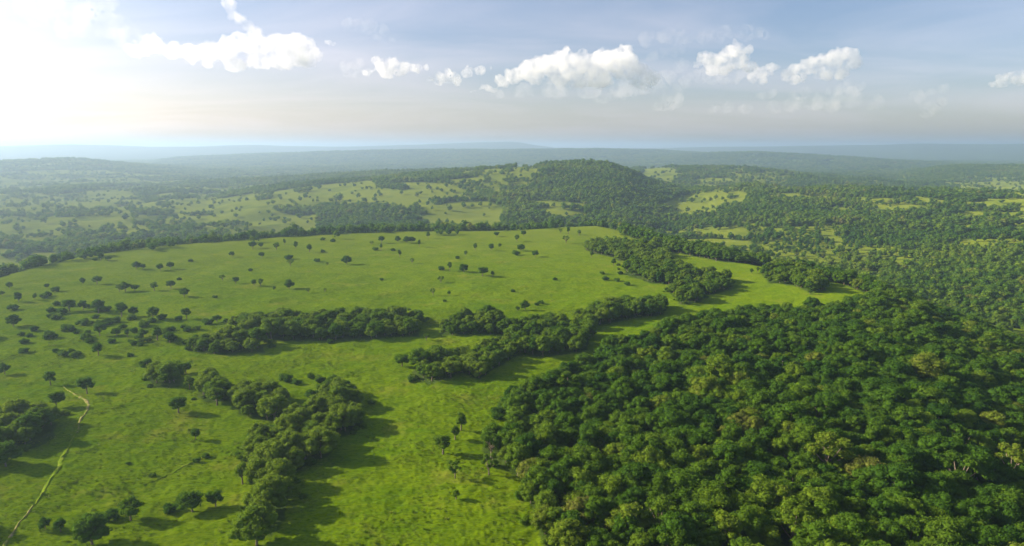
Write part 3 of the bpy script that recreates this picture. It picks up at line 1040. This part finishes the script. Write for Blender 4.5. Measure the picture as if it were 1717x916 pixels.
def grass_material():
    m, nt, out, N, L = mat_new('grass_blades')
    at = N('ShaderNodeAttribute', attribute_type='INSTANCER', attribute_name='tint')
    r = ramp(N, [(0.0, (0.09, 0.165, 0.004)), (0.5, (0.13, 0.20, 0.008)), (1.0, (0.20, 0.25, 0.03))])
    L(at.outputs['Fac'], r.inputs[0])
    ge = N('ShaderNodeNewGeometry')
    va = N('ShaderNodeVectorMath', operation='MULTIPLY_ADD')
    L(ge.outputs['Normal'], va.inputs[0])
    va.inputs[1].default_value = (0.45, 0.45, 0.3)
    va.inputs[2].default_value = (0, 0, 0.8)
    d, t, mx = N('ShaderNodeBsdfDiffuse'), N('ShaderNodeBsdfTranslucent'), N('ShaderNodeMixShader')
    L(r.outputs[0], d.inputs[0])
    L(r.outputs[0], t.inputs[0])
    L(va.outputs[0], d.inputs['Normal'])
    mx.inputs[0].default_value = 0.2
    L(d.outputs[0], mx.inputs[1])
    L(t.outputs[0], mx.inputs[2])
    L(mx.outputs[0], out.inputs[0])
    return m


n = len(x)
mass('grass', geos, x, y, z + micro(x, y), RNG.integers(0, 4, n), RNG.uniform(0.12, 0.34, n) * (1 + 0.5 * fbm(x / 6, y / 6, 2, 99)), RNG.uniform(1.4, 3.4, n), RNG.uniform(0, 1, n), [grass_material()],
     'tufts of tall green grass over the near meadow', 'grass')
print('grass tufts', n)


# ------------------------------------------------------------------ clouds: lumpy bodies of vapour far beyond the haze
def cloud_material(density, name, lo=0.36, hi=0.62, scale=0.0065):
    m, nt, out, N, L = mat_new(name)
    v = N('ShaderNodeVolumeScatter')
    v.inputs['Color'].default_value = (0.982, 0.945, 0.925, 1)
    v.inputs['Anisotropy'].default_value = 0.2
    tc = N('ShaderNodeTexCoord')
    nz = N('ShaderNodeTexNoise')
    nz.inputs['Scale'].default_value = scale
    nz.inputs['Detail'].default_value = 5
    nz.inputs['Roughness'].default_value = 0.6
    L(tc.outputs['Object'], nz.inputs['Vector'])
    mr = N('ShaderNodeMapRange')
    mr.inputs['From Min'].default_value = lo
    mr.inputs['From Max'].default_value = hi
    mr.inputs['To Max'].default_value = density * 1.6
    L(nz.outputs[0], mr.inputs['Value'])
    L(mr.outputs[0], v.inputs['Density'])
    L(v.outputs[0], out.inputs['Volume'])
    return m


DENSE, THIN = cloud_material(0.0034, 'cloud_vapour'), cloud_material(0.0011, 'thin_cloud_vapour', 0.40, 0.80, 0.0042)


def noise3(p, scale, seed):
    return (fbm(p[:, 0] / scale + p[:, 2] / scale * 0.7, p[:, 1] / scale - p[:, 2] / scale * 0.6, 3, seed) +
            fbm(p[:, 2] / scale + 31, p[:, 0] / scale * 0.8 - p[:, 1] / scale * 0.5, 3, seed + 5)) * 0.5


def make_cloud(puffs, dist, mat, label, group, depth=1.0, flat=None):
    rs = np.random.default_rng(int(puffs[0][0]))
    k = dist / F
    u0 = sum(p[0] for p in puffs) / len(puffs)
    v0 = max(p[1] + p[2] for p in puffs) if flat is None else flat
    az, te = pix_dir(u0, v0)
    base = Vector((dist * math.sin(az), dist * math.cos(az), HC + dist * float(te) - 5.0 * k))
    g = Geo()
    v, f = ico(3)
    for (u, w, r) in puffs:
        n = 3
        for j in range(n):
            rr = r * k * rs.uniform(0.55, 0.8) if j else r * k
            off = np.array([0, rs.uniform(-0.7, 0.7) * r * k * depth, 0]) if j == 0 else rs.normal(0, 0.55, 3) * r * k * np.array([1, depth, 0.7])
            g.add(v * rr * np.array([1.12, 1.0, 0.9]) + np.array([(u - u0) * k, 0, (v0 - w) * k]) + off, f, 0, 0.5, True)
    me = g.mesh('cloud', [])
    tmp = bpy.data.objects.new('cloud_tmp', me)
    COL.objects.link(tmp)
    rm = tmp.modifiers.new('r', 'REMESH')
    rm.mode = 'VOXEL'
    rm.voxel_size = 2.1 * k
    dg = bpy.context.evaluated_depsgraph_get()
    me2 = bpy.data.meshes.new_from_object(tmp.evaluated_get(dg))
    bpy.data.objects.remove(tmp)
    bpy.data.meshes.remove(me)
    co = np.empty(len(me2.vertices) * 3, np.float32)
    me2.vertices.foreach_get('co', co)
    no = np.empty(len(me2.vertices) * 3, np.float32)
    me2.vertices.foreach_get('normal', no)
    co, no = co.reshape(-1, 3).astype(float), no.reshape(-1, 3)
    d = noise3(co, 15 * k, 3) * 11 * k + np.abs(noise3(co, 6 * k, 13)) * 7 * k - 1.5 * k
    if mat is THIN:   # ragged, half dissolved
        d = d * 1.15 + 4.0 * k
    co2 = co + no * d[:, None]
    co2[:, 2] = np.where(co2[:, 2] < 4 * k, 4 * k + (co2[:, 2] - 4 * k) * 0.6, co2[:, 2])
    me2.vertices.foreach_set('co', co2.astype(np.float32).ravel())
    me2.materials.clear()
    me2.materials.append(mat)
    me2.update()
    o = bpy.data.objects.new('cloud', me2)
    COL.objects.link(o)
    o.location = base
    o.rotation_euler = (0, 0, -float(az))
    tag(o, label, 'cloud', group)
    return o


G = 'cumulus clouds over the horizon'
make_cloud([(800, 147, 5), (822, 141, 8), (845, 133, 11), (866, 123, 14), (890, 115, 17), (915, 108, 18), (938, 104, 19), (960, 112, 22), (985, 112, 24), (1010, 104, 22), (1028, 98, 18), (1042, 86, 11),
            (1050, 80, 7), (948, 88, 7), (915, 98, 8), (975, 90, 8), (1040, 112, 22), (1065, 118, 18), (1085, 126, 14), (940, 130, 16), (1000, 130, 20), (1060, 134, 12)], 12000, DENSE,
           'largest white cumulus cloud, a long rising bank in mid sky', G)
make_cloud([(724, 130, 7), (740, 126, 9), (760, 122, 10), (782, 118, 9), (802, 114, 7), (822, 112, 5), (735, 136, 6), (765, 131, 8)], 13000, DENSE, 'small flat cumulus just left of the large rising cloud bank', G)
make_cloud([(622, 118, 8), (640, 110, 11), (660, 108, 12), (680, 106, 10), (698, 110, 7), (650, 118, 10), (675, 118, 9), (712, 108, 4)], 13000, DENSE, 'small puffy cumulus above the far left plain', G)
make_cloud([(584, 114, 6), (594, 106, 7), (603, 100, 5), (590, 120, 5)], 13500, THIN, 'thin upright wisp beside the small puffy cumulus', G)
make_cloud([(1172, 104, 8), (1186, 96, 11), (1204, 96, 14), (1222, 88, 14), (1234, 80, 9), (1246, 86, 7), (1215, 110, 14), (1238, 104, 12)], 12500, DENSE, 'cumulus with two heaped white domes', G)
make_cloud([(1158, 126, 7), (1180, 122, 10), (1205, 122, 11), (1228, 120, 11), (1215, 134, 7)], 13500, THIN, 'faint ragged cloud under the two heaped domes', G)
make_cloud([(1274, 124, 7), (1288, 116, 10), (1300, 112, 9), (1322, 122, 9), (1338, 112, 10), (1356, 108, 13), (1370, 100, 10), (1388, 100, 14), (1398, 94, 11), (1412, 108, 11), (1340, 126, 9), (1375, 122, 12),
            (1400, 120, 9), (1290, 130, 7)], 12000, DENSE, 'bright white cumulus with several pointed heads', G)
make_cloud([(1384, 152, 4), (1398, 148, 5), (1412, 142, 6), (1426, 144, 4), (1340, 154, 6), (1350, 150, 5), (1292, 156, 5), (1302, 153, 5)], 14000, THIN, 'string of low faint puffs under the pointed cumulus', G)
make_cloud([(1104, 176, 5), (1116, 168, 8), (1128, 160, 9), (1138, 150, 7), (1146, 144, 5), (1130, 172, 7)], 14000, THIN, 'pinkish leaning cloud low over the forested hills', G)
make_cloud([(1556, 186, 4), (1562, 178, 6), (1570, 172, 5), (1572, 150, 4), (1560, 160, 5), (1545, 162, 5)], 15000, THIN, 'tiny pink cloud low in the empty right sky', G)
make_cloud([(1676, 136, 5), (1690, 132, 8), (1704, 126, 10), (1718, 132, 11), (1735, 132, 9)], 12500, DENSE, 'white cumulus cut by the right edge of the view', G)
make_cloud([(840, 152, 7), (880, 148, 11), (930, 146, 13), (985, 146, 14), (1040, 146, 13), (1090, 138, 14), (1115, 128, 11), (1130, 112, 9)], 12800, THIN, 'thin grey-pink veil hanging under the largest cloud bank', G)
make_cloud([(1212, 178, 6), (1235, 176, 7), (1262, 179, 6), (1300, 176, 8), (1330, 172, 9), (1358, 170, 11), (1385, 168, 12), (1412, 168, 11), (1436, 172, 8)], 14500, THIN, 'low pinkish cloud band drifting over the right hills', G)
make_cloud([(1000, 163, 4), (1018, 160, 5), (1035, 158, 5), (1050, 156, 4)], 15000, THIN, 'thin pink streak of cloud beneath the large bank', G)
make_cloud([(588, 45, 6), (605, 43, 8), (622, 42, 9), (640, 46, 7), (636, 60, 6), (655, 63, 5)], 9000, THIN, 'small lens-shaped cloud high in the blue', G)
make_cloud([(392, 16, 9), (400, 26, 9), (408, 34, 9), (418, 42, 9), (428, 52, 9), (434, 60, 8)], 9000, DENSE, 'finger-like white cloud leaning over the cloud bank', G)
make_cloud([(270, 92, 13), (290, 82, 15), (312, 88, 13), (338, 92, 15), (362, 88, 17), (388, 82, 18), (412, 74, 17), (436, 72, 16), (460, 72, 18), (486, 76, 19), (506, 84, 17), (470, 92, 17), (430, 98, 16),
            (395, 104, 13), (360, 104, 10), (535, 66, 6), (500, 98, 12)], 10000, DENSE, 'broad white cloud bank under the finger-like cloud', G)
make_cloud([(100, 30, 18), (130, 22, 20), (160, 32, 20), (185, 46, 18), (205, 58, 16), (228, 68, 13), (240, 80, 10), (140, 50, 18)], 9500, THIN, 'glowing white cloud nearest the sun glare', G)
make_cloud([(1090, 58, 7), (1115, 58, 9), (1145, 60, 10), (1175, 60, 10), (1205, 58, 9), (1235, 58, 7), (1262, 60, 5), (1120, 82, 8), (1136, 80, 7), (1100, 90, 6)], 9500, THIN, 'flat veil of cloud floating over the right cumulus', G, 2.0)


# ------------------------------------------------------------------ haze: one even box of air
def haze_box(density):
    m, nt, out, N, L = mat_new('haze_air')
    v = N('ShaderNodeVolumePrincipled')
    v.inputs['Color'].default_value = (0.45, 0.61, 0.81, 1)
    v.inputs['Density'].default_value = density
    v.inputs['Anisotropy'].default_value = 0.38
    L(v.outputs[0], out.inputs['Volume'])
    bm = bmesh.new()
    bmesh.ops.create_cube(bm, size=1)
    me = bpy.data.meshes.new('haze')
    bm.to_mesh(me)
    bm.free()
    me.materials.append(m)
    o = bpy.data.objects.new('haze', me)
    COL.objects.link(o)
    zmin, zmax = -125.0, 240.0
    o.scale = (130000, 130000, zmax - zmin)
    o.location = (0, 0, (zmin + zmax) / 2)
    tag(o, kind='stuff')


haze_box(1.25e-4)

# ------------------------------------------------------------------ sky, sun, camera
SUN = Vector((math.sin(SUN_AZ) * math.cos(SUN_EL), math.cos(SUN_AZ) * math.cos(SUN_EL), math.sin(SUN_EL)))
w = bpy.data.worlds.new('World')
scene.world = w
w.use_nodes = True
nt = w.node_tree
N = lambda t, **k: _node(nt, t, **k)
L = nt.links.new
bg = nt.nodes['Background']
sky = N('ShaderNodeTexSky', sky_type='NISHITA', sun_disc=False)
sky.sun_elevation, sky.sun_rotation = SUN_EL, SUN_AZ
sky.altitude = 100
sky.air_density, sky.dust_density, sky.ozone_density = 1.0, 1.2, 2.0
tc = N('ShaderNodeTexCoord')
sep = N('ShaderNodeSeparateXYZ')
L(tc.outputs['Generated'], sep.inputs[0])
add = N('ShaderNodeMath', operation='ADD')
L(sep.outputs[2], add.inputs[0])
add.inputs[1].default_value = 0.12
dv = N('ShaderNodeVectorMath', operation='DIVIDE')
L(tc.outputs['Generated'], dv.inputs[0])
cmb = N('ShaderNodeCombineXYZ')
for i in range(3):
    L(add.outputs[0], cmb.inputs[i])
L(cmb.outputs[0], dv.inputs[1])
mp = N('ShaderNodeMapping')
mp.inputs['Scale'].default_value = (0.55, 1.0, 0.01)
mp.inputs['Rotation'].default_value = (0, 0, R(20))
L(dv.outputs[0], mp.inputs['Vector'])
nz = N('ShaderNodeTexNoise')
nz.inputs['Scale'].default_value = 0.9
nz.inputs['Detail'].default_value = 7
nz.inputs['Roughness'].default_value = 0.55
nz.inputs['Distortion'].default_value = 0.6
L(mp.outputs[0], nz.inputs['Vector'])
cr = ramp(N, [(0.42, (0, 0, 0)), (0.75, (0.55, 0.55, 0.55))])
L(nz.outputs[0], cr.inputs[0])
hs = N('ShaderNodeHueSaturation')
hs.inputs['Saturation'].default_value = 0.25
hs.inputs['Value'].default_value = 1.35
L(sky.outputs[0], hs.inputs['Color'])
mx = N('ShaderNodeMix', data_type='RGBA')
L(cr.outputs[0], mx.inputs[0])
L(sky.outputs[0], mx.inputs[6])
L(hs.outputs[0], mx.inputs[7])
air = N('ShaderNodeMix', data_type='RGBA', blend_type='MULTIPLY')
air.inputs[0].default_value = 1.0
L(mx.outputs[2], air.inputs[6])
warm = ramp(N, [(0.0, (1.17, 0.96, 0.97)), (0.14, (1.07, 0.94, 1.00)), (0.30, (0.96, 0.96, 1.02))])
L(sep.outputs[2], warm.inputs[0])
cool = ramp(N, [(0.0, (1.12, 1.02, 1.14)), (0.14, (1.01, 0.97, 1.07)), (0.30, (0.94, 0.97, 1.04))])
L(sep.outputs[2], cool.inputs[0])
side = N('ShaderNodeMapRange')
L(sep.outputs[0], side.inputs['Value'])
side.inputs['From Min'].default_value, side.inputs['From Max'].default_value = -0.25, 0.5
hue = N('ShaderNodeMix', data_type='RGBA')
L(side.outputs[0], hue.inputs[0])
L(warm.outputs[0], hue.inputs[6])
L(cool.outputs[0], hue.inputs[7])
L(hue.outputs[2], air.inputs[7])
# the bright ring of air round the sun
dot = N('ShaderNodeVectorMath', operation='DOT_PRODUCT')
L(tc.outputs['Generated'], dot.inputs[0])
dot.inputs[1].default_value = SUN
pw = N('ShaderNodeMath', operation='POWER')
mxx = N('ShaderNodeMath', operation='MAXIMUM')
L(dot.outputs['Value'], mxx.inputs[0])
mxx.inputs[1].default_value = 0.0
L(mxx.outputs[0], pw.inputs[0])
pw.inputs[1].default_value = 5.0
glow = N('ShaderNodeVectorMath', operation='SCALE')
glow.inputs[0].default_value = (8.5, 7.2, 5.9)
L(pw.outputs[0], glow.inputs['Scale'])
tot = N('ShaderNodeVectorMath', operation='ADD')
L(air.outputs[2], tot.inputs[0])
L(glow.outputs[0], tot.inputs[1])
L(tot.outputs[0], bg.inputs[0])

bg.inputs[1].default_value = 0.061

sl = bpy.data.lights.new('sun', 'SUN')
sl.energy = 5.0
sl.angle = R(0.6)
sl.color = (1.0, 0.88, 0.70)
so = bpy.data.objects.new('sun', sl)
COL.objects.link(so)
so.rotation_euler = SUN.to_track_quat('Z', 'Y').to_euler()

cd = bpy.data.cameras.new('camera')
co = bpy.data.objects.new('camera', cd)
COL.objects.link(co)
co.location = (0, 0, HC)
co.rotation_euler = (math.pi / 2 - PITCH, 0, 0)
cd.sensor_width = 36.0
cd.lens = 36.0 * F / 1717.0
cd.clip_start, cd.clip_end = 1.0, 200000.0
scene.camera = co

vs = scene.view_settings
vs.view_transform = 'Standard'
vs.look = 'None'
vs.gamma = 1.0
vs.exposure = 1.24
scene.cycles.use_denoising = True
scene.cycles.max_bounces = 12
scene.cycles.diffuse_bounces = 3
scene.cycles.transmission_bounces = 3
scene.cycles.volume_bounces = 12
scene.cycles.use_adaptive_sampling = True
scene.cycles.adaptive_threshold = 0.02
